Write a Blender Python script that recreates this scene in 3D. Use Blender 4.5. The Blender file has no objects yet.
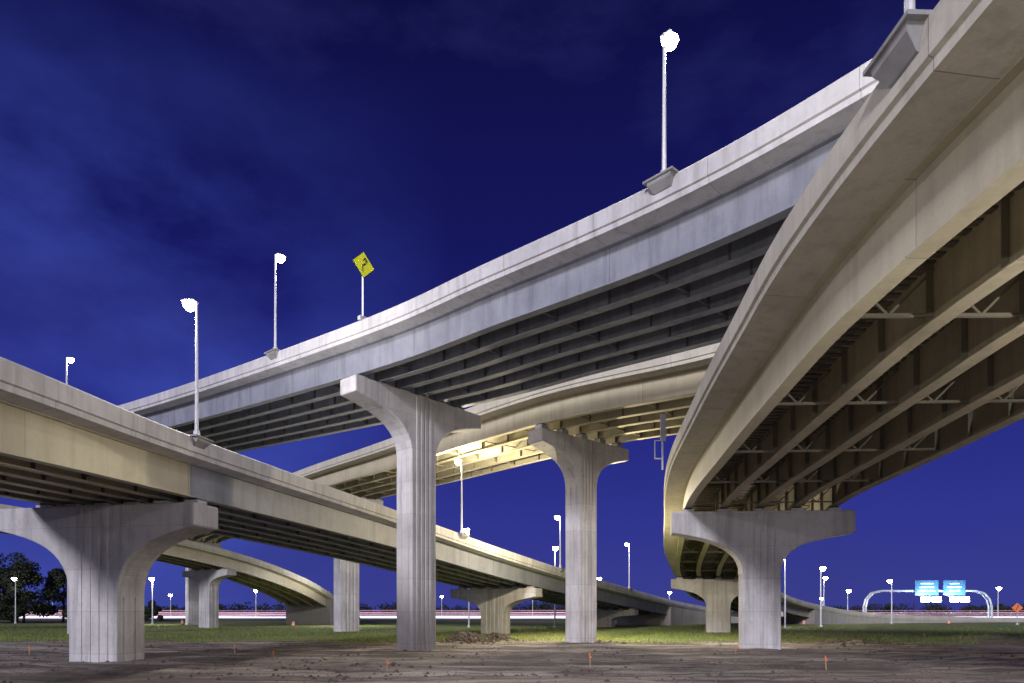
import bpy, math, random
from mathutils import Vector, noise
random.seed(11)
scene = bpy.context.scene
scene.view_settings.view_transform = 'Standard'
scene.view_settings.look = 'None'
scene.view_settings.exposure = 0

# ------------------------------------------------------------------ materials
def N(nt, t, **k):
    n = nt.nodes.new(t)
    for a, b in k.items():
        setattr(n, a, b)
    return n

def base_mat(name):
    m = bpy.data.materials.new(name); m.use_nodes = True
    nt = m.node_tree
    return m, nt, nt.nodes['Principled BSDF']

def math_n(nt, op, a, b=None):
    n = N(nt, 'ShaderNodeMath', operation=op)
    for i, v in enumerate((a, b)):
        if v is None: continue
        if isinstance(v, (int, float)): n.inputs[i].default_value = v
        else: nt.links.new(v, n.inputs[i])
    return n.outputs[0]

def mixc(nt, f, a, b, mode='MIX'):
    n = N(nt, 'ShaderNodeMix', data_type='RGBA', blend_type=mode)
    for idx, v in ((0, f), (6, a), (7, b)):
        if isinstance(v, (int, float)): n.inputs[idx].default_value = v
        elif isinstance(v, tuple): n.inputs[idx].default_value = (*v, 1)
        else: nt.links.new(v, n.inputs[idx])
    return n.outputs[2]

def noise_n(nt, vec, scale, detail=4, rough=0.55, stretch=None):
    if stretch:
        mp = N(nt, 'ShaderNodeMapping'); mp.inputs['Scale'].default_value = stretch
        nt.links.new(vec, mp.inputs[0]); vec = mp.outputs[0]
    n = N(nt, 'ShaderNodeTexNoise')
    n.inputs['Scale'].default_value = scale; n.inputs['Detail'].default_value = detail
    n.inputs['Roughness'].default_value = rough
    nt.links.new(vec, n.inputs['Vector'])
    return n.outputs[0]

def ramp(nt, fac, lo, hi, a=0.0, b=1.0):
    n = N(nt, 'ShaderNodeMapRange'); n.inputs[1].default_value = lo; n.inputs[2].default_value = hi
    n.inputs[3].default_value = a; n.inputs[4].default_value = b
    nt.links.new(fac, n.inputs[0]); return n.outputs[0]

def surf(name, c1, c2, stain, rough=0.8, joint=0.0, lift=0.0, bump=0.3, metallic=0.0, streak=0.6):
    m, nt, bs = base_mat(name)
    tc = N(nt, 'ShaderNodeTexCoord'); ob = tc.outputs['Object']; uv = tc.outputs['UV']
    n1 = noise_n(nt, ob, 0.35, 6)
    n2 = noise_n(nt, ob, 1.0, 6, 0.65, (1.8, 1.8, 0.14))
    n3 = noise_n(nt, ob, 9.0, 6, 0.65)
    n4 = noise_n(nt, ob, 1.3, 7, 0.7)
    col = mixc(nt, ramp(nt, n1, 0.38, 0.64), c1, c2)
    col = mixc(nt, ramp(nt, n4, 0.50, 0.70, 0, streak * 0.5), col, stain)
    col = mixc(nt, ramp(nt, n2, 0.48, 0.68, 0, streak), col, stain)
    col = mixc(nt, ramp(nt, n3, 0.3, 0.8, 0.0, 0.3), col, stain)
    h = n3
    if joint:
        sp = N(nt, 'ShaderNodeSeparateXYZ'); nt.links.new(uv, sp.inputs[0])
        fr = math_n(nt, 'FRACT', math_n(nt, 'DIVIDE', sp.outputs[0], joint))
        jl = math_n(nt, 'LESS_THAN', fr, 0.03 / joint)
        col = mixc(nt, math_n(nt, 'MULTIPLY', jl, 0.6), col, (0.05, 0.05, 0.05))
        cell = math_n(nt, 'FLOOR', math_n(nt, 'DIVIDE', sp.outputs[0], joint))
        wn = N(nt, 'ShaderNodeTexWhiteNoise', noise_dimensions='1D'); nt.links.new(cell, wn.inputs['W'])
        col = mixc(nt, ramp(nt, wn.outputs[0], 0, 1, 0, 0.25), col, stain)
    if lift:
        sp = N(nt, 'ShaderNodeSeparateXYZ'); nt.links.new(ob, sp.inputs[0])
        fr = math_n(nt, 'FRACT', math_n(nt, 'DIVIDE', sp.outputs[2], lift))
        jl = math_n(nt, 'LESS_THAN', fr, 0.03 / lift)
        col = mixc(nt, math_n(nt, 'MULTIPLY', jl, 0.6), col, stain)
        cell = math_n(nt, 'FLOOR', math_n(nt, 'DIVIDE', sp.outputs[2], lift))
        wn = N(nt, 'ShaderNodeTexWhiteNoise', noise_dimensions='1D'); nt.links.new(cell, wn.inputs['W'])
        col = mixc(nt, ramp(nt, wn.outputs[0], 0, 1, 0, 0.25), col, stain)
    nt.links.new(col, bs.inputs['Base Color'])
    bs.inputs['Roughness'].default_value = rough
    bs.inputs['Metallic'].default_value = metallic
    b = N(nt, 'ShaderNodeBump'); b.inputs['Strength'].default_value = bump; b.inputs['Distance'].default_value = 0.03
    nt.links.new(h, b.inputs['Height']); nt.links.new(b.outputs[0], bs.inputs['Normal'])
    return m

M = {}
M['conc'] = surf('pier_concrete', (0.60, 0.585, 0.60), (0.45, 0.435, 0.45), (0.24, 0.23, 0.235), 0.85, lift=2.4, bump=0.6, streak=0.65)
M['deck'] = surf('parapet_concrete', (0.66, 0.65, 0.67), (0.54, 0.53, 0.55), (0.30, 0.29, 0.30), 0.8, joint=6.0, streak=0.65)
M['deckD'] = surf('parapet_concrete_cream', (0.62, 0.585, 0.50), (0.52, 0.49, 0.42), (0.30, 0.28, 0.24), 0.8, joint=9.0, streak=0.5)
M['beige'] = surf('girder_paint_beige', (0.54, 0.49, 0.36), (0.46, 0.42, 0.30), (0.26, 0.23, 0.17), 0.5, joint=12.0, bump=0.08, streak=0.35)
M['beige_shaded'] = surf('girder_paint_beige_shaded', (0.40, 0.355, 0.26), (0.31, 0.275, 0.20), (0.16, 0.14, 0.10), 0.55, joint=12.0, bump=0.08, streak=0.4)  # girder beige darkened: underside shade put into the colour of interior girders
M['blue'] = surf('girder_paint_grey', (0.31, 0.325, 0.38), (0.23, 0.24, 0.29), (0.13, 0.135, 0.165), 0.55, joint=12.0, bump=0.08, streak=0.7)
M['rib'] = surf('deck_form_steel', (0.17, 0.145, 0.12), (0.12, 0.10, 0.085), (0.06, 0.05, 0.045), 0.6, bump=0.1)
M['wall'] = surf('retaining_wall_concrete', (0.50, 0.48, 0.43), (0.42, 0.40, 0.36), (0.28, 0.26, 0.24), 0.85, joint=3.0, lift=1.5)
M['galv'] = surf('galvanised_steel', (0.68, 0.69, 0.72), (0.56, 0.56, 0.59), (0.4, 0.4, 0.42), 0.4, bump=0.05, metallic=0.2)
M['rubber'] = surf('bearing_rubber', (0.05, 0.05, 0.05), (0.04, 0.04, 0.04), (0.02, 0.02, 0.02), 0.8)
M['asphalt'] = surf('asphalt', (0.055, 0.055, 0.058), (0.042, 0.042, 0.045), (0.03, 0.03, 0.03), 0.85)
M['white'] = surf('white_paint', (0.8, 0.8, 0.78), (0.7, 0.7, 0.68), (0.5, 0.5, 0.5), 0.6, bump=0.05)
M['yellow'] = surf('sign_yellow', (0.82, 0.86, 0.03), (0.8, 0.8, 0.03), (0.7, 0.68, 0.04), 0.4, bump=0.02, streak=0.1)
M['orange'] = surf('orange_plastic', (0.8, 0.18, 0.03), (0.75, 0.16, 0.03), (0.5, 0.1, 0.02), 0.5, bump=0.02, streak=0.1)
M['black'] = surf('black_paint', (0.02, 0.02, 0.02), (0.02, 0.02, 0.02), (0.02, 0.02, 0.02), 0.5, bump=0.02)
M['wood'] = surf('stake_wood', (0.40, 0.28, 0.16), (0.34, 0.23, 0.13), (0.2, 0.13, 0.08), 0.8)
M['bark'] = surf('bark', (0.05, 0.04, 0.03), (0.04, 0.03, 0.025), (0.03, 0.025, 0.02), 0.9)
M['rock'] = surf('soil_clods', (0.13, 0.105, 0.09), (0.09, 0.075, 0.065), (0.05, 0.04, 0.035), 0.95)
M['green'] = surf('sign_blue_green', (0.05, 0.14, 0.22), (0.05, 0.13, 0.2), (0.04, 0.10, 0.15), 0.4, bump=0.02)

def emis(name, col, s):
    m = bpy.data.materials.new(name); m.use_nodes = True; nt = m.node_tree
    bs = nt.nodes['Principled BSDF']
    bs.inputs['Base Color'].default_value = (0.8, 0.8, 0.8, 1)
    bs.inputs['Emission Color'].default_value = (*col, 1); bs.inputs['Emission Strength'].default_value = s
    m.cycles.emission_sampling = 'NONE'
    return m
M['lens'] = emis('lamp_lens_lit', (1.0, 0.97, 0.90), 60)
M['lensblue'] = emis('sign_floodlight_lit', (0.62, 0.78, 1.0), 50)
M['trail_w'] = emis('headlight_trail', (0.88, 0.84, 1.0), 2.2)
M['trail_v'] = emis('dim_headlight_trail', (0.62, 0.42, 1.0), 0.6)
M['trail_r'] = emis('taillight_trail', (1.0, 0.14, 0.26), 0.9)

def leaf_mat(name, a, b):
    m, nt, bs = base_mat(name)
    tc = N(nt, 'ShaderNodeTexCoord')
    n = noise_n(nt, tc.outputs['Object'], 0.7, 3)
    nt.links.new(mixc(nt, ramp(nt, n, 0.35, 0.65), a, b), bs.inputs['Base Color'])
    bs.inputs['Roughness'].default_value = 0.9
    return m
M['leaf'] = leaf_mat('foliage', (0.012, 0.019, 0.009), (0.026, 0.036, 0.014))
M['grass'] = leaf_mat('grass_blades', (0.10, 0.19, 0.02), (0.22, 0.24, 0.05))

def ground_mat():
    m, nt, bs = base_mat('dirt_and_grass')
    tc = N(nt, 'ShaderNodeTexCoord'); ob = tc.outputs['Object']
    sp = N(nt, 'ShaderNodeSeparateXYZ'); nt.links.new(ob, sp.inputs[0])
    big = noise_n(nt, ob, 0.09, 5)
    mid = noise_n(nt, ob, 0.7, 8, 0.65)
    fine = noise_n(nt, ob, 6, 8, 0.7)
    trk = noise_n(nt, ob, 0.7, 6, 0.6, (0.10, 1.0, 1))
    rut = noise_n(nt, ob, 1.1, 3, 0.5, (0.05, 1.4, 1))
    dirt = mixc(nt, ramp(nt, mid, 0.38, 0.62), (0.15, 0.12, 0.11), (0.29, 0.245, 0.22))
    dirt = mixc(nt, ramp(nt, trk, 0.48, 0.58, 0, 0.9), dirt, (0.46, 0.40, 0.36))
    dirt = mixc(nt, ramp(nt, rut, 0.54, 0.62, 0, 0.75), dirt, (0.085, 0.07, 0.062))
    dirt = mixc(nt, ramp(nt, big, 0.50, 0.64, 0, 0.7), dirt, (0.10, 0.08, 0.07))
    dirt = mixc(nt, ramp(nt, fine, 0.5, 0.72, 0, 0.6), dirt, (0.06, 0.048, 0.042))
    grass = mixc(nt, ramp(nt, mid, 0.35, 0.65), (0.10, 0.19, 0.02), (0.22, 0.25, 0.06))
    grass = mixc(nt, ramp(nt, big, 0.44, 0.62, 0, 0.75), grass, (0.26, 0.22, 0.13))
    y = math_n(nt, 'ADD', sp.outputs[1], math_n(nt, 'MULTIPLY', math_n(nt, 'SUBTRACT', mid, 0.5), 16))
    y = math_n(nt, 'ADD', y, math_n(nt, 'MULTIPLY', math_n(nt, 'SUBTRACT', big, 0.5), 30))
    f = ramp(nt, y, 61, 68)
    nt.links.new(mixc(nt, f, dirt, grass), bs.inputs['Base Color'])
    bs.inputs['Roughness'].default_value = 0.95
    b = N(nt, 'ShaderNodeBump'); b.inputs['Strength'].default_value = 1.0; b.inputs['Distance'].default_value = 0.16
    hh = math_n(nt, 'ADD', math_n(nt, 'MULTIPLY', mid, 1.5), fine)
    hh = math_n(nt, 'SUBTRACT', hh, math_n(nt, 'MULTIPLY', rut, 2.0))
    nt.links.new(hh, b.inputs['Height']); nt.links.new(b.outputs[0], bs.inputs['Normal'])
    return m
M['ground'] = ground_mat()

# ------------------------------------------------------------------ mesh builder
class MB:
    def __init__(s): s.v = []; s.f = []; s.uv = []; s.m = []
    def add(s, vs, fs, mi=0, uvs=None):
        b = len(s.v); s.v += [tuple(v) for v in vs]
        for k, f in enumerate(fs):
            s.f.append(tuple(i + b for i in f)); s.m.append(mi)
            s.uv.append(uvs[k] if uvs else [(0, 0)] * len(f))
    def box(s, c, ax, ay, az, mi=0):
        c = Vector(c); P = [c + ax * i + ay * j + az * k for i in (-1, 1) for j in (-1, 1) for k in (-1, 1)]
        s.add(P, [(0, 1, 3, 2), (4, 6, 7, 5), (0, 4, 5, 1), (2, 3, 7, 6), (0, 2, 6, 4), (1, 5, 7, 3)], mi)
    def bar(s, p, q, w=0.1, h=None, mi=0):
        p = Vector(p); q = Vector(q); d = q - p
        if d.length < 1e-5: return
        h = h or w; dn = d.normalized()
        up = Vector((0, 0, 1)) if abs(dn.z) < 0.95 else Vector((1, 0, 0))
        sd = dn.cross(up).normalized(); u2 = sd.cross(dn)
        s.box((p + q) / 2, d / 2, sd * w / 2, u2 * h / 2, mi)
    def cyl(s, p, q, r1, r2, n=10, mi=0):
        p = Vector(p); q = Vector(q); dn = (q - p).normalized()
        up = Vector((0, 0, 1)) if abs(dn.z) < 0.95 else Vector((1, 0, 0))
        a = dn.cross(up).normalized(); b = a.cross(dn)
        vs = []
        for k in range(n):
            t = 2 * math.pi * k / n
            o = a * math.cos(t) + b * math.sin(t)
            vs += [p + o * r1, q + o * r2]
        fs = [(2 * k, 2 * ((k + 1) % n), 2 * ((k + 1) % n) + 1, 2 * k + 1) for k in range(n)]
        fs += [tuple(2 * k for k in range(n))[::-1], tuple(2 * k + 1 for k in range(n))]
        s.add(vs, fs, mi)
    def obj(s, name, mats, parent=None, bevel=0, smooth=False, fixn=False):
        me = bpy.data.meshes.new(name); me.from_pydata(s.v, [], s.f)
        ul = me.uv_layers.new(name='UVMap'); i = 0
        for fuv in s.uv:
            for q in fuv: ul.data[i].uv = q; i += 1
        for m in mats: me.materials.append(m)
        me.polygons.foreach_set('material_index', s.m)
        if smooth: me.polygons.foreach_set('use_smooth', [True] * len(me.polygons))
        me.update()
        if fixn:
            import bmesh
            bm = bmesh.new(); bm.from_mesh(me); bmesh.ops.recalc_face_normals(bm, faces=bm.faces); bm.to_mesh(me); bm.free()
        o = bpy.data.objects.new(name, me); scene.collection.objects.link(o)
        if parent: o.parent = parent
        if bevel:
            bv = o.modifiers.new('bevel', 'BEVEL'); bv.width = bevel; bv.segments = 2; bv.limit_method = 'ANGLE'; bv.angle_limit = math.radians(50)
        return o

def empty(name, loc=(0, 0, 0)):
    e = bpy.data.objects.new(name, None); e.empty_display_size = 0.5; e.location = loc
    scene.collection.objects.link(e); return e

# ------------------------------------------------------------------ bridges
def catmull(P, step=1.5):
    P = [Vector(p) for p in P]
    P = [P[0] * 2 - P[1]] + P + [P[-1] * 2 - P[-2]]
    raw = []
    for i in range(1, len(P) - 2):
        for k in range(40):
            t = k / 40; a, b, c, d = P[i - 1], P[i], P[i + 1], P[i + 2]
            raw.append(0.5 * ((2 * b) + (c - a) * t + (2 * a - 5 * b + 4 * c - d) * t * t + (3 * b - a - 3 * c + d) * t ** 3))
    raw.append(P[-2])
    out = [raw[0]]; acc = 0
    for i in range(1, len(raw)):
        acc += (raw[i] - raw[i - 1]).length
        if acc >= step: out.append(raw[i]); acc = 0
    return out

class Bridge:
    def __init__(b, name, pts, W, side, e=0.02, oh=1.0, n=5, H=3.0, dm='deck', gm='beige', gm2=None, switch=None, zs=-1.15,
                 wall_from=None, brace=6.0, ribs=0.55, ribmax=200, inner=None):
        b.name, b.W, b.e, b.oh, b.n, b.H, b.zs = name, W, e, oh, n, H, zs
        b.root = empty(name)
        P = catmull(pts); b.st = []; u = 0
        for i, p in enumerate(P):
            t = (P[min(i + 1, len(P) - 1)] - P[max(i - 1, 0)]); t.z = 0; t.normalize()
            R = Vector((t.y, -t.x, 0)) if side == 'R' else Vector((-t.y, t.x, 0))
            if i: u += (p - P[i - 1]).length
            b.st.append((p, t, R, u))
        dk = MB()
        prof = [(0.04, 0), (0, -0.04), (0, -0.78), (0.10, -0.82), (0.10, -1.06), (oh * 0.9, zs), (W - oh * 0.9, zs), (W - 0.10, -1.06),
                (W - 0.10, -0.82), (W, -0.78), (W, -0.04), (W - 0.04, 0), (W - 0.24, 0), (W - 0.3, -0.5), (W - 0.48, -0.88), (0.48, -0.88), (0.3, -0.5), (0.24, 0)]
        b.sweep(dk, prof)
        dk.obj('deck_and_parapets', [M[dm]], b.root)
        gb = MB(); gi = MB(); b.go = [oh + 0.25 + k * (W - 2 * oh - 0.5) / (n - 1) for k in range(n)]
        mats = [M[gm], M[gm2 or gm]]
        for k, o in enumerate(b.go):
            z1, z0, fw, tw, tf = zs + 0.02, -H, 0.26, 0.02, 0.05
            pr = [(o - fw, z0), (o - fw, z0 + tf), (o - tw, z0 + tf), (o - tw, z1 - tf), (o - fw, z1 - tf), (o - fw, z1),
                  (o + fw, z1), (o + fw, z1 - tf), (o + tw, z1 - tf), (o + tw, z0 + tf), (o + fw, z0 + tf), (o + fw, z0)]
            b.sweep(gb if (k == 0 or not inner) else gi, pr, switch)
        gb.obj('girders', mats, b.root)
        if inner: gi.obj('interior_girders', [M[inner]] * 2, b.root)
        cf = MB(); last = -99; ls = -99
        rb = MB()
        for i, (p, t, R, u) in enumerate(b.st):
            if u - last >= brace:
                last = u
                for k in range(n - 1):
                    o1, o2 = b.go[k] + 0.02, b.go[k + 1] - 0.02
                    tl, tr = b.at(i, o1, zs - 0.25), b.at(i, o2, zs - 0.25)
                    bl, br_ = b.at(i, o1, -H + 0.3), b.at(i, o2, -H + 0.3)
                    cf.bar(tl, tr, 0.10); cf.bar(bl, br_, 0.10)
                    md = (bl + br_) / 2
                    cf.bar(tl, md, 0.07); cf.bar(tr, md, 0.07)
            if u - ls >= 3.0:
                ls = u
                for k, o in enumerate(b.go):
                    c = b.at(i, o, (zs - H) / 2)
                    hz = Vector((0, 0, (H + zs) / 2 - 0.07))
                    if k != 0: cf.box(c - R * 0.13, R * 0.1, t * 0.012, hz)
                    if k != n - 1: cf.box(c + R * 0.13, R * 0.1, t * 0.012, hz)
            if i + 1 < len(b.st) and u < ribmax:
                q = b.st[i + 1]; Ln = (q[0] - p).length; m_ = max(1, int(round(Ln / ribs)))
                for j in range(m_):
                    f = j / m_; pp = p.lerp(q[0], f)
                    a = pp + R * (oh + 0.56) + Vector((0, 0, zs - 0.045 - e * (oh))); c2 = pp + R * (W - oh - 0.56) + Vector((0, 0, zs - 0.045 - e * (W - oh)))
                    rb.bar(a, c2, ribs * 0.5, 0.10)
        cf.obj('cross_frames', [M[inner or gm2 or gm]], b.root)
        rb.obj('deck_form_ribs', [M['rib']], b.root)
        pn = MB()
        for k in range(n - 1):
            o1, o2 = b.go[k] + 0.27, b.go[k + 1] - 0.27
            b.sweep(pn, [(o1, zs - 0.004), (o2, zs - 0.004), (o2, zs - 0.02), (o1, zs - 0.02)])
        pn.obj('deck_form_pans', [M['rib']], b.root)
        if wall_from:
            sts = [s for s in b.st if s[0].y > wall_from]
            wb = MB(); b.sweep(wb, [(0.25, -1.0), (0.25, -14), (W - 0.25, -14), (W - 0.25, -1.0)], None, sts)
            wb.obj('retaining_wall', [M['wall']], b.root)
    def at(b, i, o, z):
        p, t, R, u = b.st[i]
        return p + R * o + Vector((0, 0, z - b.e * o))
    def sweep(b, mb, prof, switch=None, sts=None):
        sts = sts or b.st; n = len(prof)
        per = [0]
        for k in range(n): per.append(per[-1] + math.dist(prof[k], prof[(k + 1) % n]))
        base = len(mb.v)
        for (p, t, R, u) in sts:
            for (o, z) in prof: mb.v.append(tuple(p + R * o + Vector((0, 0, z - b.e * o))))
        for i in range(len(sts) - 1):
            u0, u1 = sts[i][3], sts[i + 1][3]
            mi = 1 if (switch and sts[i][0].y > switch) else 0
            for k in range(n):
                k2 = (k + 1) % n
                mb.f.append((base + i * n + k, base + i * n + k2, base + (i + 1) * n + k2, base + (i + 1) * n + k)); mb.m.append(mi)
                mb.uv.append([(u0, per[k]), (u0, per[k + 1]), (u1, per[k + 1]), (u1, per[k])])
        mb.f.append(tuple(base + k for k in range(n))); mb.m.append(0); mb.uv.append([(0, 0)] * n)
        e0 = base + (len(sts) - 1) * n
        mb.f.append(tuple(e0 + k for k in range(n))[::-1]); mb.m.append(0); mb.uv.append([(0, 0)] * n)
    def near(b, x, y):
        return min(range(len(b.st)), key=lambda i: (b.st[i][0].x - x) ** 2 + (b.st[i][0].y - y) ** 2)
    def foot(b, x, y):
        i = b.near(x, y); p, t, R, u = b.st[i]
        s = (Vector((x, y, 0)) - Vector((p.x, p.y, 0))).dot(t)
        j = min(i + 1, len(b.st) - 1); q = b.st[j][0]; g = (q.z - p.z) / max(0.1, (q - p).length)
        return p + t * s + Vector((0, 0, g * s)), t, R

GZ = -0.4
def pier(b, x, y, w, d, capL, end_d, curve_d, gap=0.35, off=0.0):
    p, t, R = b.foot(x, y)
    co_ = b.W / 2 + off
    C = p + R * co_; ztop = p.z - b.e * co_ - b.H - gap
    bot = GZ - 1.2 - ztop
    h = capL / 2; q = w / 2; D = curve_d - end_d
    half = [(h, 0), (h, -end_d)]
    P0, P1, P2, P3 = (h, -end_d), (q + (h - q) * 0.48, -end_d - D * 0.14), (q, -end_d - D * 0.30), (q, -curve_d)
    for k in range(1, 13):
        s = k / 12; a = (1 - s) ** 3; bb = 3 * s * (1 - s) ** 2; c = 3 * s * s * (1 - s); dd = s ** 3
        half.append((a * P0[0] + bb * P1[0] + c * P2[0] + dd * P3[0], a * P0[1] + bb * P1[1] + c * P2[1] + dd * P3[1]))
    half.append((q, bot))
    sil = half + [(-a, z) for a, z in half[::-1]]
    root = empty('bridge_pier')
    def W3(a, s, z): return Vector((C.x, C.y, ztop)) + R * a + t * s + Vector((0, 0, z - b.e * a * (1 if z > -curve_d else 0)))
    mb = MB(); n = len(sil)
    vs = [W3(a, -d / 2, z) for a, z in sil] + [W3(a, d / 2, z) for a, z in sil]
    fs = [tuple(range(n)), tuple(range(n, 2 * n))[::-1]] + [(k, k + n, (k + 1) % n + n, (k + 1) % n) for k in range(n)]
    mb.add(vs, fs); mb.obj('hammerhead_shaft_and_cap', [M['conc']], root, bevel=0.09, fixn=True)
    fl = MB()
    for sgn in (-1, 1):
        for a0 in (-0.27, -0.09, 0.09, 0.27):
            top = -0.18; c = W3(a0 * w, sgn * (d / 2 + 0.01), (top + bot) / 2)
            fl.box(c, R * w * 0.055, t * 0.045, Vector((0, 0, (top - bot) / 2)))
    for sgn in (-1, 1):
        for s0 in (-0.2, 0.2):
            c = W3(sgn * (q + 0.005), s0 * d, (-curve_d + bot) / 2)
            fl.box(c, R * 0.04, t * d * 0.07, Vector((0, 0, (-curve_d - bot) / 2)))
    fl.obj('fluted_ribs', [M['conc']], root, bevel=0.02)
    be = MB()
    for o in b.go:
        a = o - co_
        if abs(a) > h - 0.3: a = math.copysign(h - 0.35, a)
        c = Vector((C.x, C.y, ztop)) + R * a + Vector((0, 0, -b.e * a))
        be.box(c + Vector((0, 0, (gap - 0.14) / 2)), R * 0.42, t * 0.42, Vector((0, 0, (gap - 0.14) / 2 + 0.03)), 0)
        be.box(c + Vector((0, 0, gap - 0.07)), R * 0.3, t * 0.3, Vector((0, 0, 0.068)), 1)
    be.obj('bearings', [M['conc'], M['rubber']], root)
    return root

A = Bridge('highway_overpass', [(30, -8, 19.9), (20, 10.5, 20.3), (12, 22.5, 20.75), (6.45, 29.2, 20.9), (-1.6, 37.3, 21.4), (-10.9, 46, 21.8), (-35, 66, 23.3), (-60, 83, 24.2), (-96, 104, 24.6)],
           12.0, 'R', e=0.01, oh=1.0, n=6, gm='blue')
C = Bridge('highway_overpass', [(40, 14, 20.1), (26, 32, 20.4), (14, 46, 20.8), (1.6, 57.7, 21.5), (-15.2, 78.7, 22.0), (-28.5, 94, 22.2), (-44, 112, 22.0), (-70, 140, 21), (-105, 180, 19)],
           12.5, 'R', e=0.0, oh=1.0, n=5, dm='deckD', gm='beige')
L = Bridge('highway_ramp', [(-20, -22, 9.0), (-18.2, 4, 10.0), (-17.2, 23, 11.0), (-16.9, 37.5, 11.8), (-9.8, 60, 11.2), (0.94, 80, 9.1), (13.5, 105, 7.3), (39, 150, 4.2), (66, 180, 2.0), (100, 203, 0.7), (160, 214, 0.6)],
           12.4, 'L', e=0.0, oh=1.0, n=6, gm='beige', gm2='blue', switch=37.6, wall_from=140)
D = Bridge('curved_flyover', [(12.2, -32, 13.4), (9.4, -8, 13.6), (7.95, 10, 13.6), (7.75, 18.5, 13.6), (8.3, 25.5, 13.5), (9.3, 35, 13.35), (11.35, 50, 13.3), (14.7, 66, 12.5), (21.6, 95, 10.4), (32.6, 125, 7.6), (55, 158, 4.6), (85, 181, 2.2), (140, 199, 0.6)],
           13.6, 'R', e=0.015, oh=1.4, n=5, dm='deckD', gm='beige', wall_from=160, inner='beige_shaded', brace=7.5)
E = Bridge('curved_ramp', [(-112, 62, 21), (-88, 78, 19), (-64, 97, 16.3), (-49.5, 117, 13.2), (-42, 135, 9.6), (-39.5, 155, 5.6), (-41, 180, 2.2), (-47, 212, 0.5)],
           10.5, 'L', e=0.0, oh=1.0, n=4, dm='deckD', gm='beige', wall_from=150)

pier(A, -11.5, 46.4, 2.4, 1.8, 12.4, 1.1, 4.6, off=0.5)
pier(A, -58, 81.5, 2.6, 1.9, 10.8, 1.1, 4.6)
pier(C, 1.6, 57.7, 2.3, 1.8, 11.6, 1.1, 4.4, gap=0.6)
pier(C, -28.5, 94, 3.0, 2.2, 10.8, 1.1, 4.4)
pier(C, -74, 144, 3.0, 2.2, 10.8, 1.1, 4.4)
pier(L, -16.9, 38.5, 3.2, 2.2, 13.0, 1.3, 5.2, off=0.85)
pier(L, -18, 6, 3.7, 2.2, 12.2, 1.3, 5.2)
pier(L, 3.5, 85, 3.2, 2.2, 12.2, 1.1, 3.4)
pier(L, 23, 122, 3.0, 2.0, 11.8, 1.0, 2.0)
pier(D, 11.7, 52, 2.7, 2.0, 12.8, 1.6, 4.6)
pier(D, 22.0, 96, 3.2, 2.2, 12.6, 1.3, 3.8)
pier(D, 44, 144, 3.0, 2.0, 12.0, 0.9, 1.8)
pier(D, 9, -5, 2.9, 2.1, 13.2, 1.6, 4.6)
pier(E, -49, 118, 2.8, 2.0, 12.0, 1.0, 3.0)
pier(E, -90, 76.5, 2.8, 2.0, 9.8, 1.2, 3.6)

# ------------------------------------------------------------------ street lamps and added fill lamps
def street_or_fill_lamp(x, y, z0, ztop, ang, power=0, size=1.0, col=(1.0, 0.95, 0.88)):
    r = empty('street_or_fill_lamp', (x, y, z0))
    Hh = ztop - z0; a = Vector((math.cos(ang), math.sin(ang), 0)); sd = Vector((-a.y, a.x, 0))
    mb = MB(); mb.cyl((0, 0, 0), (0, 0, Hh), 0.09 * size, 0.05 * size, 10)
    mb.cyl((0, 0, 0), (0, 0, 0.35), 0.16 * size, 0.14 * size, 10)
    mb.cyl((0, 0, Hh - 0.12), a * 0.3 + Vector((0, 0, Hh + 0.02)), 0.045 * size, 0.04 * size, 8)
    mb.obj('pole', [M['galv']], r)
    hd = MB(); c = a * 0.42 + Vector((0, 0, Hh + 0.05))
    hd.box(c, a * 0.36, sd * 0.26, Vector((0, 0, 0.05))); hd.box(c + Vector((0, 0, 0.065)), a * 0.2, sd * 0.13, Vector((0, 0, 0.03)))
    hd.obj('luminaire', [M['galv']], r, bevel=0.03)
    ln = MB(); nseg, nr = 14, 7; vs = []; fs = []
    rr = 0.31 * size
    for j in range(nr + 1):
        ph = math.pi / 2 * j / nr
        for k in range(nseg):
            th = 2 * math.pi * k / nseg
            vs.append(c + a * (rr * math.cos(ph) * math.cos(th)) + sd * (rr * math.cos(ph) * math.sin(th)) + Vector((0, 0, -0.054 - rr * 1.25 * math.sin(ph))))
    for j in range(nr):
        for k in range(nseg):
            fs.append((j * nseg + k, j * nseg + (k + 1) % nseg, (j + 1) * nseg + (k + 1) % nseg, (j + 1) * nseg + k))
    ln.add(vs, fs); ln.obj('lens_bowl', [M['lens']], r, smooth=True)
    if power:
        ld = bpy.data.lights.new('lamp_light', 'POINT'); ld.energy = power; ld.color = col; ld.shadow_soft_size = 0.2
        lo = bpy.data.objects.new('lamp_light', ld); scene.collection.objects.link(lo); lo.parent = r
        lo.location = c + Vector((0, 0, -0.8))
    return r

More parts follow.
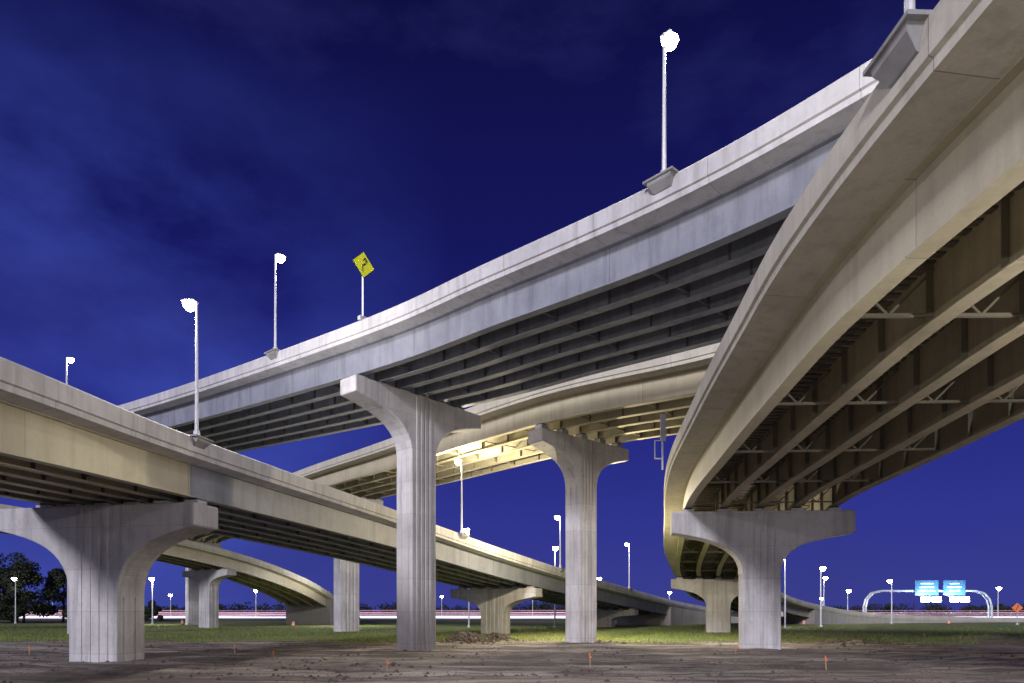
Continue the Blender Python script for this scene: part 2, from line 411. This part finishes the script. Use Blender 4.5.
def bridge_lamp(b, x, y, ztop, power, arm=1, col=(1.0, 0.95, 0.88)):
    p, t, R = b.foot(x, y)
    pos = p + R * 0.10
    br = MB()
    br.box(p + R * (-0.10) + Vector((0, 0, 0.0)), R * 0.32, t * 0.75, Vector((0, 0, 0.045)))
    o = p - R * 0.002
    vs = [o - t * 0.6 + Vector((0, 0, -0.045)), o + t * 0.6 + Vector((0, 0, -0.045)), o + t * 0.6 - R * 0.34 + Vector((0, 0, -0.045)), o - t * 0.6 - R * 0.34 + Vector((0, 0, -0.045)),
          o - t * 0.45 + Vector((0, 0, -0.5)), o + t * 0.45 + Vector((0, 0, -0.5)), o + t * 0.45 - R * 0.05 + Vector((0, 0, -0.48)), o - t * 0.45 - R * 0.05 + Vector((0, 0, -0.48)),
          o + t * 0.57 - R * 0.32 + Vector((0, 0, -0.2)), o - t * 0.57 - R * 0.32 + Vector((0, 0, -0.2))]
    br.add(vs, [(0, 1, 2, 3), (3, 2, 8, 9), (9, 8, 6, 7), (7, 6, 5, 4), (0, 3, 9, 7, 4), (1, 5, 6, 8, 2)])
    br.obj('lamp_bracket', [M['deck']], b.root, fixn=True)
    d = R * arm
    street_or_fill_lamp(pos.x, pos.y, p.z + 0.05, ztop, math.atan2(d.y, d.x), power, 1.15, col)

bridge_lamp(A, 6.45, 29.2, 27.2, 4000)
bridge_lamp(A, -18.3, 52.2, 29.8, 4000)
bridge_lamp(A, -50, 77, 31.0, 3000)
bridge_lamp(L, -16.9, 37.0, 19.2, 6000)
bridge_lamp(L, -6.1, 70, 17.8, 5500, col=(1.0, 0.88, 0.60))
bridge_lamp(L, 6.7, 91.4, 15.2, 3000)
bridge_lamp(L, 20, 118, 14.2, 3000)
bridge_lamp(D, 7.75, 13.5, 20.5, 3000)
warm = (1.0, 0.86, 0.56)
street_or_fill_lamp(-3.5, -4, GZ, 9.5, math.radians(80), 5000)  # added fill lamp, unseen behind the camera, brightens both near fascias
street_or_fill_lamp(17.5, 12, GZ, 6.5, math.radians(100), 4000, col=(1.0, 0.94, 0.84))  # added fill lamp out of frame below the flyover, lights its soffit
street_or_fill_lamp(6.9, 68, GZ, 11.5, math.radians(85), 13000, col=warm)  # added fill lamp hidden by a pier, gives the middle bridge's golden underside
street_or_fill_lamp(19.9, 57.5, GZ, 6.5, math.radians(75), 2000, col=(1.0, 0.90, 0.70))  # added fill lamp concealed behind the flyover pier, warms the soffit
for (x, y, zt, pw) in [(-7.7, 122, 17.2, 3000), (7.6, 121, 13.8, 2500), (48, 120, 12.5, 3000), (-120, 165, 10.6, 0), (-79, 150, 9.8, 5000), (-32, 135, 9.0, 6000), (-53, 163, 10.6, 0),
                       (20.8, 166, 10.6, 0), (-36, 350, 10.6, 0), (-251, 373, 10.6, 0), (-96, 256, 10.6, 0), (65, 282, 10.6, 0), (74, 162, 10.6, 4000), (57, 126, 10.6, 0),
                       (89, 160, 9.8, 0), (150, 330, 9, 0), (168, 236, 10.8, 0), (118, 240, 10.0, 0), (-150, 300, 10, 0), (10, 330, 10, 0)]:
    street_or_fill_lamp(x, y, GZ, zt, random.choice([0.2, 2.9, -1.4]), pw, 1.7 if y < 200 else 2.4)

# ------------------------------------------------------------------ signs on bridges
def diamond_sign(x, y, z0, zc, size, ang, mat, name):
    r = empty(name, (x, y, z0)); n = Vector((math.cos(ang), math.sin(ang), 0)); s = Vector((-n.y, n.x, 0)); h = zc - z0
    mb = MB(); mb.bar((0, 0, 0), (0, 0, h + size * 0.5), 0.10); mb.bar(Vector((0, 0, 0.1)) + s * 0.3, Vector((0, 0, 0.1)) - s * 0.3, 0.3, 0.25)
    mb.obj('post', [M['galv']], r)
    pl = MB(); u = Vector((0, 0, 1)); k = size * 0.707
    def dia(c, k, th, mi):
        vs = [c + s * k + n * th, c + u * k + n * th, c - s * k + n * th, c - u * k + n * th]
        vs += [v - n * 2 * th for v in vs]
        pl.add(vs, [(0, 1, 2, 3), (7, 6, 5, 4), (0, 4, 5, 1), (1, 5, 6, 2), (2, 6, 7, 3), (3, 7, 4, 0)], mi)
    c = Vector((0, 0, h)) + n * 0.08
    dia(c, k, 0.012, 1); dia(c + n * 0.016, k * 0.95, 0.006, 0)
    f = c + n * 0.028
    pts = [(-0.10, -0.36), (-0.10, -0.1), (0.10, 0.08), (0.10, 0.26)]
    for p, q in zip(pts, pts[1:]): pl.bar(f + s * p[0] * size + u * p[1] * size, f + s * q[0] * size + u * q[1] * size, 0.02, 0.08 * size, 1)
    for sx in (-1, 1): pl.bar(f + s * (0.10 + sx * 0.13) * size + u * 0.2 * size, f + s * 0.10 * size + u * 0.38 * size, 0.02, 0.06 * size, 1)
    pl.obj('plate', [mat, M['black']], r, fixn=True)
diamond_sign(-9.9, 45.3, 21.75, 25.4, 1.25, math.radians(-42), M['yellow'], 'curve_warning_sign')
diamond_sign(111, 150, GZ, 3.3, 1.6, math.radians(-110), M['orange'], 'construction_sign')

r = empty('roadside_sign', (10.8, 49, 12.6))
mb = MB(); mb.bar((0, 0, 0), (0, 0, 4.0), 0.10); mb.bar((0, 0, 0.8), (-0.55, 0, 0.8), 0.08); mb.bar((-0.55, 0, 0.8), (-0.55, 0, 2.1), 0.06); mb.bar((-0.55, 0, 2.1), (0, 0, 2.1), 0.06)
mb.obj('post_and_bracket', [M['galv']], r)
mb = MB(); mb.box((0.02, -0.1, 3.0), Vector((0.2, 0.06, 0)), Vector((0.01, -0.03, 0)), Vector((0, 0, 0.95))); mb.obj('plate', [M['galv']], r)

# ------------------------------------------------------------------ ground
def gz(x, y):
    near = max(0.0, min(1.0, (75 - y) / 15))
    z = GZ + 0.15 * near * noise.noise(Vector((x / 7, y / 5, 0))) + 0.10 * near * noise.noise(Vector((x / 1.7, y / 1.2, 3)))
    z += 0.10 * noise.noise(Vector((x / 25, y / 18, 9))) * (1 if y < 200 else 0)
    for (y0, s, w) in ((33, 0.06, 0.5), (35, 0.06, 0.5), (47, -0.05, 0.5), (49, -0.05, 0.5), (55, 0.02, 0.5)):
        d = abs(y - (y0 + s * x + 0.8 * math.sin(x / 13))) / w
        if d < 2: z -= 0.15 * math.exp(-d * d * 2) - 0.08 * math.exp(-(d - 1.2) ** 2 * 6)
    for (mx, my, mr, mh) in ((-4.2, 64, 2.6, 0.85), (-1.5, 66, 2.0, 0.65), (46, 66, 6, 0.5), (30, 60, 4, 0.35)):
        d = math.hypot((x - mx), (y - my)) / mr
        if d < 1: z += mh * (1 - d * d) ** 2 * (1 + 0.5 * noise.noise(Vector((x * 1.3, y * 1.3, 1))))
    return z
def axis(fr, to, step, far, g=1.18):
    a = []; v = fr
    while v < to: a.append(v); v += step
    s = step; hi = []
    while v < far: hi.append(v); s *= g; v += s
    hi.append(far); s = step; v = fr; lo = []
    while v > -far: s *= g; v -= s; lo.append(v)
    return lo[::-1] + a + hi
xs = axis(-62, 62, 0.42, 3000); ys = axis(24, 80, 0.32, 3000)
mb = MB(); nx = len(xs)
for y in ys:
    for x in xs: mb.v.append((x, y, gz(x, y)))
for j in range(len(ys) - 1):
    for i in range(nx - 1):
        mb.f.append((j * nx + i, j * nx + i + 1, (j + 1) * nx + i + 1, (j + 1) * nx + i)); mb.m.append(0); mb.uv.append([(0, 0)] * 4)
mb.obj('ground', [M['ground']], smooth=True)

mb = MB()
def clod(x, y, s):
    z = gz(x, y)
    vs = [Vector((x, y, z)) + Vector(v) * s * random.uniform(0.6, 1.2) for v in ((1, 0, 0), (0, 1, 0), (-1, 0, 0), (0, -1, 0), (0, 0, .8), (0, 0, -.6))]
    mb.add(vs, [(0, 1, 4), (1, 2, 4), (2, 3, 4), (3, 0, 4), (1, 0, 5), (2, 1, 5), (3, 2, 5), (0, 3, 5)])
for _ in range(4200):
    y = 26 + 40 * random.random() ** 1.2; x = random.uniform(-1, 1) * y * 0.85
    if noise.noise(Vector((x / 5, y / 4, 5))) < 0.0 and random.random() < 0.85: continue
    clod(x, y, random.choice([0.04, 0.05, 0.06, 0.08, 0.13]) * random.uniform(0.7, 1.3))
for (mx, my, mr, c) in ((-4.2, 63.5, 2.4, 420), (-1.5, 66, 1.8, 260), (8, 62, 3, 60), (30, 60, 4, 90), (-30, 52, 4, 60)):
    for _ in range(c): clod(mx + random.gauss(0, mr * 0.45), my + random.gauss(0, mr * 0.35), random.uniform(0.08, 0.28))
mb.obj('soil_clods_and_gravel', [M['rock']])

mb = MB()
for _ in range(36000):
    y = 58 + 75 * random.random() ** 1.4; x = random.uniform(-1, 1) * y * 0.85
    edge = 63 + 10 * noise.noise(Vector((x / 9, y / 9, 2)))
    if y < edge and random.random() < 0.93: continue
    h = random.uniform(0.08, 0.26) * (1.4 if noise.noise(Vector((x / 4, y / 4, 7))) > 0.15 else 1); a = random.uniform(0, 6.28); w = random.uniform(0.02, 0.05)
    z = gz(x, y) - 0.02; dx, dy = math.cos(a) * w, math.sin(a) * w
    mb.add([(x - dx, y - dy, z), (x + dx, y + dy, z), (x + random.gauss(0, .06), y + random.gauss(0, .06), z + h)], [(0, 1, 2)])
mb.obj('grass', [M['grass']])

# ------------------------------------------------------------------ highway and light trails
mb = MB()
def strip(mb, x0, x1, y0, y1, z, mi=0):
    mb.add([(x0, y0, z), (x1, y0, z), (x1, y1, z), (x0, y1, z)], [(0, 1, 2, 3)], mi)
mb.add([(-900, 219, -0.7), (900, 219, -0.7), (900, 222, -0.1), (-900, 222, -0.1), (900, 250, -0.1), (-900, 250, -0.1), (900, 253, -0.7), (-900, 253, -0.7)],
       [(0, 1, 2, 3), (3, 2, 4, 5), (5, 4, 6, 7)])
for y in (223, 234.5, 237.5, 249): strip(mb, -900, 900, y, y + 0.15, -0.096, 1)
for y in (227, 230.7, 241.3, 245):
    for k in range(-60, 60): strip(mb, k * 12, k * 12 + 3, y, y + 0.15, -0.096, 1)
mb.obj('road', [M['asphalt'], M['white']])
mb = MB()
prof = [(-0.3, -0.1), (-0.28, 0.0), (-0.12, 0.25), (-0.08, 0.75), (0.08, 0.75), (0.12, 0.25), (0.28, 0.0), (0.3, -0.1)]
vs = [(x, 236.1 + o, z) for x in (-900, 900) for o, z in prof]; n = len(prof)
mb.add(vs, [(k, k + 1, n + k + 1, n + k) for k in range(n - 1)]); mb.obj('median_barrier', [M['wall']])
tr = empty('vehicle_light_trails')
for nm, mt, rows in (('headlight_streaks', 'trail_w', [(225, 0.62, 0.15), (228.6, 0.66, 0.18), (232, 0.75, 0.12)]),
                     ('dim_streaks', 'trail_v', [(225.6, 0.95, 0.14), (228.8, 1.15, 0.12), (229.6, 0.3, 0.22), (232.4, 1.7, 0.08), (231, 0.45, 0.2), (226, 2.2, 0.06)]),
                     ('taillight_streaks', 'trail_r', [(240, 1.4, 0.15), (243, 2.0, 0.16), (244, 2.3, 0.08), (247, 2.9, 0.09)])):
    mb = MB()
    for (y, z, w) in rows:
        last = Vector((-420, y, z))
        for k in range(1, 120):
            x = -420 + 840 * k / 119
            p = Vector((x, y, z + 0.14 * noise.noise(Vector((x / 30, y, 0)))))
            ww = w * (0.75 + 0.6 * noise.noise(Vector((x / 55, y * 3, 4))))
            if x > 60: ww *= 0.65
            mb.bar(last, p, ww, ww); last = p
    mb.obj(nm, [M[mt]], tr)

# ------------------------------------------------------------------ sign gantry
g = empty('overhead_sign_gantry', (129, 212, 0))
mb = MB()
for off in (-0.7, 0.7):
    pts = [(-19.5, off, -1), (-19.5, off, 4.0), (-18.9, off, 6.3), (-17.2, off, 8.2), (-14.5, off, 8.9), (14.5, off, 8.9), (17.2, off, 8.2), (18.9, off, 6.3), (19.5, off, 4.0), (19.5, off, -1)]
    for p, q in zip(pts, pts[1:]): mb.cyl(p, q, 0.32, 0.32, 8)
for k in range(-7, 8): mb.bar((k * 2, -0.7, 8.9), (k * 2 + 2 * (k < 7), 0.7, 8.9), 0.15)
for z in (1.5, 4.0):
    for x in (-19.5, 19.5): mb.bar((x, -0.7, z), (x, 0.7, z), 0.2)
mb.obj('tubular_frame', [M['galv']], g)
mb = MB()
for x0, w in ((-1.0, 3.6), (7.5, 3.4)):
    mb.box((x0, -1.3, 9.8), Vector((w, 0, 0)), Vector((0, 0.06, 0)), Vector((0, 0, 2.3)), 0)
    for i in range(3):
        mb.box((x0, -1.40, 11.1 - i * 1.1), Vector((w * random.uniform(0.4, 0.8), 0, 0)), Vector((0, 0.02, 0)), Vector((0, 0, 0.16)), 1)
mb.obj('sign_panels', [M['green'], M['white']], g)
mb = MB(); fl = MB()
for x0 in (-2.8, 0.6, 6, 9.2):
    mb.bar((x0, -0.7, 7.2), (x0, -3.6, 6.3), 0.1); fl.box((x0, -3.7, 6.2), Vector((1.25, 0, 0)), Vector((0, 0.3, 0)), Vector((0, 0, 0.75)))
mb.obj('floodlight_arms', [M['galv']], g); fl.obj('floodlights', [M['lensblue']], g, bevel=0.12)
for lx in (-1, 7.6):
    ld = bpy.data.lights.new('floodlight_glow', 'POINT'); ld.energy = 4500; ld.color = (0.45, 0.66, 1); ld.shadow_soft_size = 0.4
    lo = bpy.data.objects.new('floodlight_lamp', ld); scene.collection.objects.link(lo); lo.parent = g; lo.location = (lx, -4.6, 7.2)

# ------------------------------------------------------------------ small site objects
def stake(x, y, h=0.9):
    r = empty('survey_stake', (x, y, gz(x, y))); t = random.uniform(-0.08, 0.08)
    mb = MB(); mb.bar((0, 0, -0.2), (t, 0, h), 0.05, 0.04); mb.obj('lath', [M['wood']], r)
    mb = MB(); mb.bar((t * 0.75, 0, h * 0.78), (t, 0, h + 0.01), 0.065, 0.055)
    mb.add([(t, -.04, h * .8), (t + .10, -.04, h * .74), (t + .08, -.04, h * .64), (t, -.04, h * .72)], [(0, 1, 2, 3)]); mb.obj('flagging', [M['orange']], r)
for (X, Y) in ((-18.7, 46), (-13.6, 39), (-5.7, 31), (3.9, 34), (14.7, 45), (15.2, 33), (43.5, 72), (-29.7, 42)):
    stake(X, Y, random.uniform(0.45, 0.8))
def barrel(x, y):
    r = empty('traffic_barrel', (x, y, gz(x, y)))
    for k, (z0, z1, r0, r1, m) in enumerate(((0, .12, .36, .34, 'black'), (.12, .35, .30, .29, 'orange'), (.35, .5, .285, .28, 'white'), (.5, .65, .275, .27, 'orange'), (.65, .8, .265, .26, 'white'), (.8, 1.0, .255, .24, 'orange'), (1.0, 1.1, .12, .1, 'orange'))):
        mb = MB(); mb.cyl((0, 0, z0), (0, 0, z1), r0, r1, 14); mb.obj('band_%d' % k, [M[m]], r)
for x, y in ((-70, 145), (-41, 128), (-32, 140), (-18, 150), (62, 145), (96, 150)): barrel(x, y)

# ------------------------------------------------------------------ trees
def leaf_cloud(mb, c, rx, rz, n, s):
    for _ in range(n):
        d = Vector((random.gauss(0, 1), random.gauss(0, 1), random.gauss(0, 1))).normalized() * random.random() ** 0.4
        p = Vector(c) + Vector((d.x * rx, d.y * rx, d.z * rz))
        a = Vector((random.gauss(0, 1), random.gauss(0, 1), random.gauss(0, 1))).normalized() * s * random.uniform(.6, 1.3)
        b = a.cross(Vector((random.gauss(0, 1), random.gauss(0, 1), random.gauss(0, 1)))).normalized() * s * 0.6
        mb.add([p - a, p + b, p + a, p - b], [(0, 1, 2, 3)])
def tree(x, y, h):
    r = empty('tree', (x, y, GZ - 0.1)); mb = MB()
    mb.cyl((0, 0, 0), (0.2, 0, h * 0.5), 0.32, 0.2, 8); mb.cyl((0.2, 0, h * 0.5), (0, 0, h * 0.85), 0.2, 0.07, 8)
    lv = MB()
    for k in range(17):
        a = random.uniform(0, 6.28); z = h * random.uniform(0.14, 0.88); rr = h * 0.30 * (1.1 - z / h) + 0.5
        e = Vector((math.cos(a) * rr, math.sin(a) * rr, z + h * 0.05)); mb.cyl((0.1, 0, max(0.5, z - h * 0.08)), e, 0.1, 0.03, 6)
        leaf_cloud(lv, e, h * random.uniform(0.12, 0.18), h * random.uniform(0.09, 0.13), 230, 0.36)
    leaf_cloud(lv, (0, 0, h * 0.9), h * 0.13, h * 0.1, 260, 0.3)
    mb.obj('trunk_and_limbs', [M['bark']], r); lv.obj('crown', [M['leaf']], r)
for x, y, h in ((-150, 178, 18), (-142, 184, 19), (-136, 172, 17), (-129, 178, 18.5), (-123, 172, 15.5), (-117, 178, 14), (-110, 176, 11), (-132, 166, 10), (-140, 166, 10), (-123, 168, 9), (-104, 180, 8), (-98, 186, 6)): tree(x, y, h)
mb = MB()
for k in range(620):
    x = random.uniform(-520, 520); y = 420 + random.uniform(-15, 25)
    h = 7.0 + 4 * noise.noise(Vector((x / 45, 0, 0))) + random.uniform(-1, 1.2)
    leaf_cloud(mb, (x, y, h * 0.5), random.uniform(2.5, 4.5), h * 0.5, 46, 0.8)
mb.obj('distant_tree_line', [M['leaf']])

# ------------------------------------------------------------------ world, sun
az = math.radians(22); el = math.radians(17)
world = bpy.data.worlds.new('World'); scene.world = world; world.use_nodes = True
nt = world.node_tree; bg = nt.nodes['Background']
tc = N(nt, 'ShaderNodeTexCoord'); g_ = tc.outputs['Generated']
sp = N(nt, 'ShaderNodeSeparateXYZ'); nt.links.new(g_, sp.inputs[0])
cr = N(nt, 'ShaderNodeValToRGB'); nt.links.new(sp.outputs[2], cr.inputs[0])
e_ = cr.color_ramp.elements
e_[0].position = 0.0; e_[0].color = (0.040, 0.046, 0.26, 1)
e_[1].position = 0.66; e_[1].color = (0.0042, 0.0042, 0.052, 1)
for pos, c in ((0.12, (0.028, 0.033, 0.26)), (0.30, (0.014, 0.017, 0.19)), (0.46, (0.0075, 0.008, 0.105))):
    q = e_.new(pos); q.color = (*c, 1)
nz = noise_n(nt, g_, 2.3, 8, 0.55, (1, 1, 1.8))
lf = ramp(nt, sp.outputs[0], -0.08, -0.42)
up = ramp(nt, sp.outputs[2], 0.62, 0.48)
cl = math_n(nt, 'MULTIPLY', math_n(nt, 'MULTIPLY', ramp(nt, nz, 0.36, 0.62), lf), up)
col = mixc(nt, math_n(nt, 'MULTIPLY', cl, 0.8), cr.outputs[0], (0.048, 0.075, 0.42))
nz2 = noise_n(nt, g_, 2.6, 7, 0.6, (1, 1, 2.5))
col = mixc(nt, ramp(nt, nz2, 0.52, 0.75, 0, 0.45), col, (0.032, 0.036, 0.19))
sky = N(nt, 'ShaderNodeTexSky'); sky.sky_type = 'NISHITA'; sky.sun_disc = False
sky.sun_elevation = el; sky.sun_rotation = math.radians(180 + 22)
col = mixc(nt, 1.0, col, mixc(nt, 1.0, sky.outputs[0], (0.0004, 0.0005, 0.0012), 'MULTIPLY'), 'ADD')
vo = N(nt, 'ShaderNodeTexVoronoi'); vo.inputs['Scale'].default_value = 17; nt.links.new(g_, vo.inputs['Vector'])
st = math_n(nt, 'MULTIPLY', math_n(nt, 'LESS_THAN', vo.outputs['Distance'], 0.012), ramp(nt, sp.outputs[2], 0.3, 0.6, 0, 0.3))
col = mixc(nt, st, col, (0.7, 0.75, 1.0))
nt.links.new(col, bg.inputs[0]); bg.inputs[1].default_value = 1.0

sd = bpy.data.lights.new('sun', 'SUN'); sd.energy = 2.6; sd.angle = math.radians(8); sd.color = (0.95, 0.92, 1.0)
so = bpy.data.objects.new('sun', sd); scene.collection.objects.link(so)
trav = Vector((math.sin(az) * math.cos(el), math.cos(az) * math.cos(el), -math.sin(el)))
so.rotation_euler = trav.to_track_quat('-Z', 'Y').to_euler(); so.location = (-40, -60, 50)

# ------------------------------------------------------------------ camera
cd = bpy.data.cameras.new('camera'); cd.lens = 24; cd.sensor_width = 36; cd.shift_y = 0.264; cd.clip_end = 8000; cd.clip_start = 0.1
co = bpy.data.objects.new('camera', cd); scene.collection.objects.link(co)
co.location = (0, 0, 2.4); co.rotation_euler = (math.radians(90), 0, 0); scene.camera = co
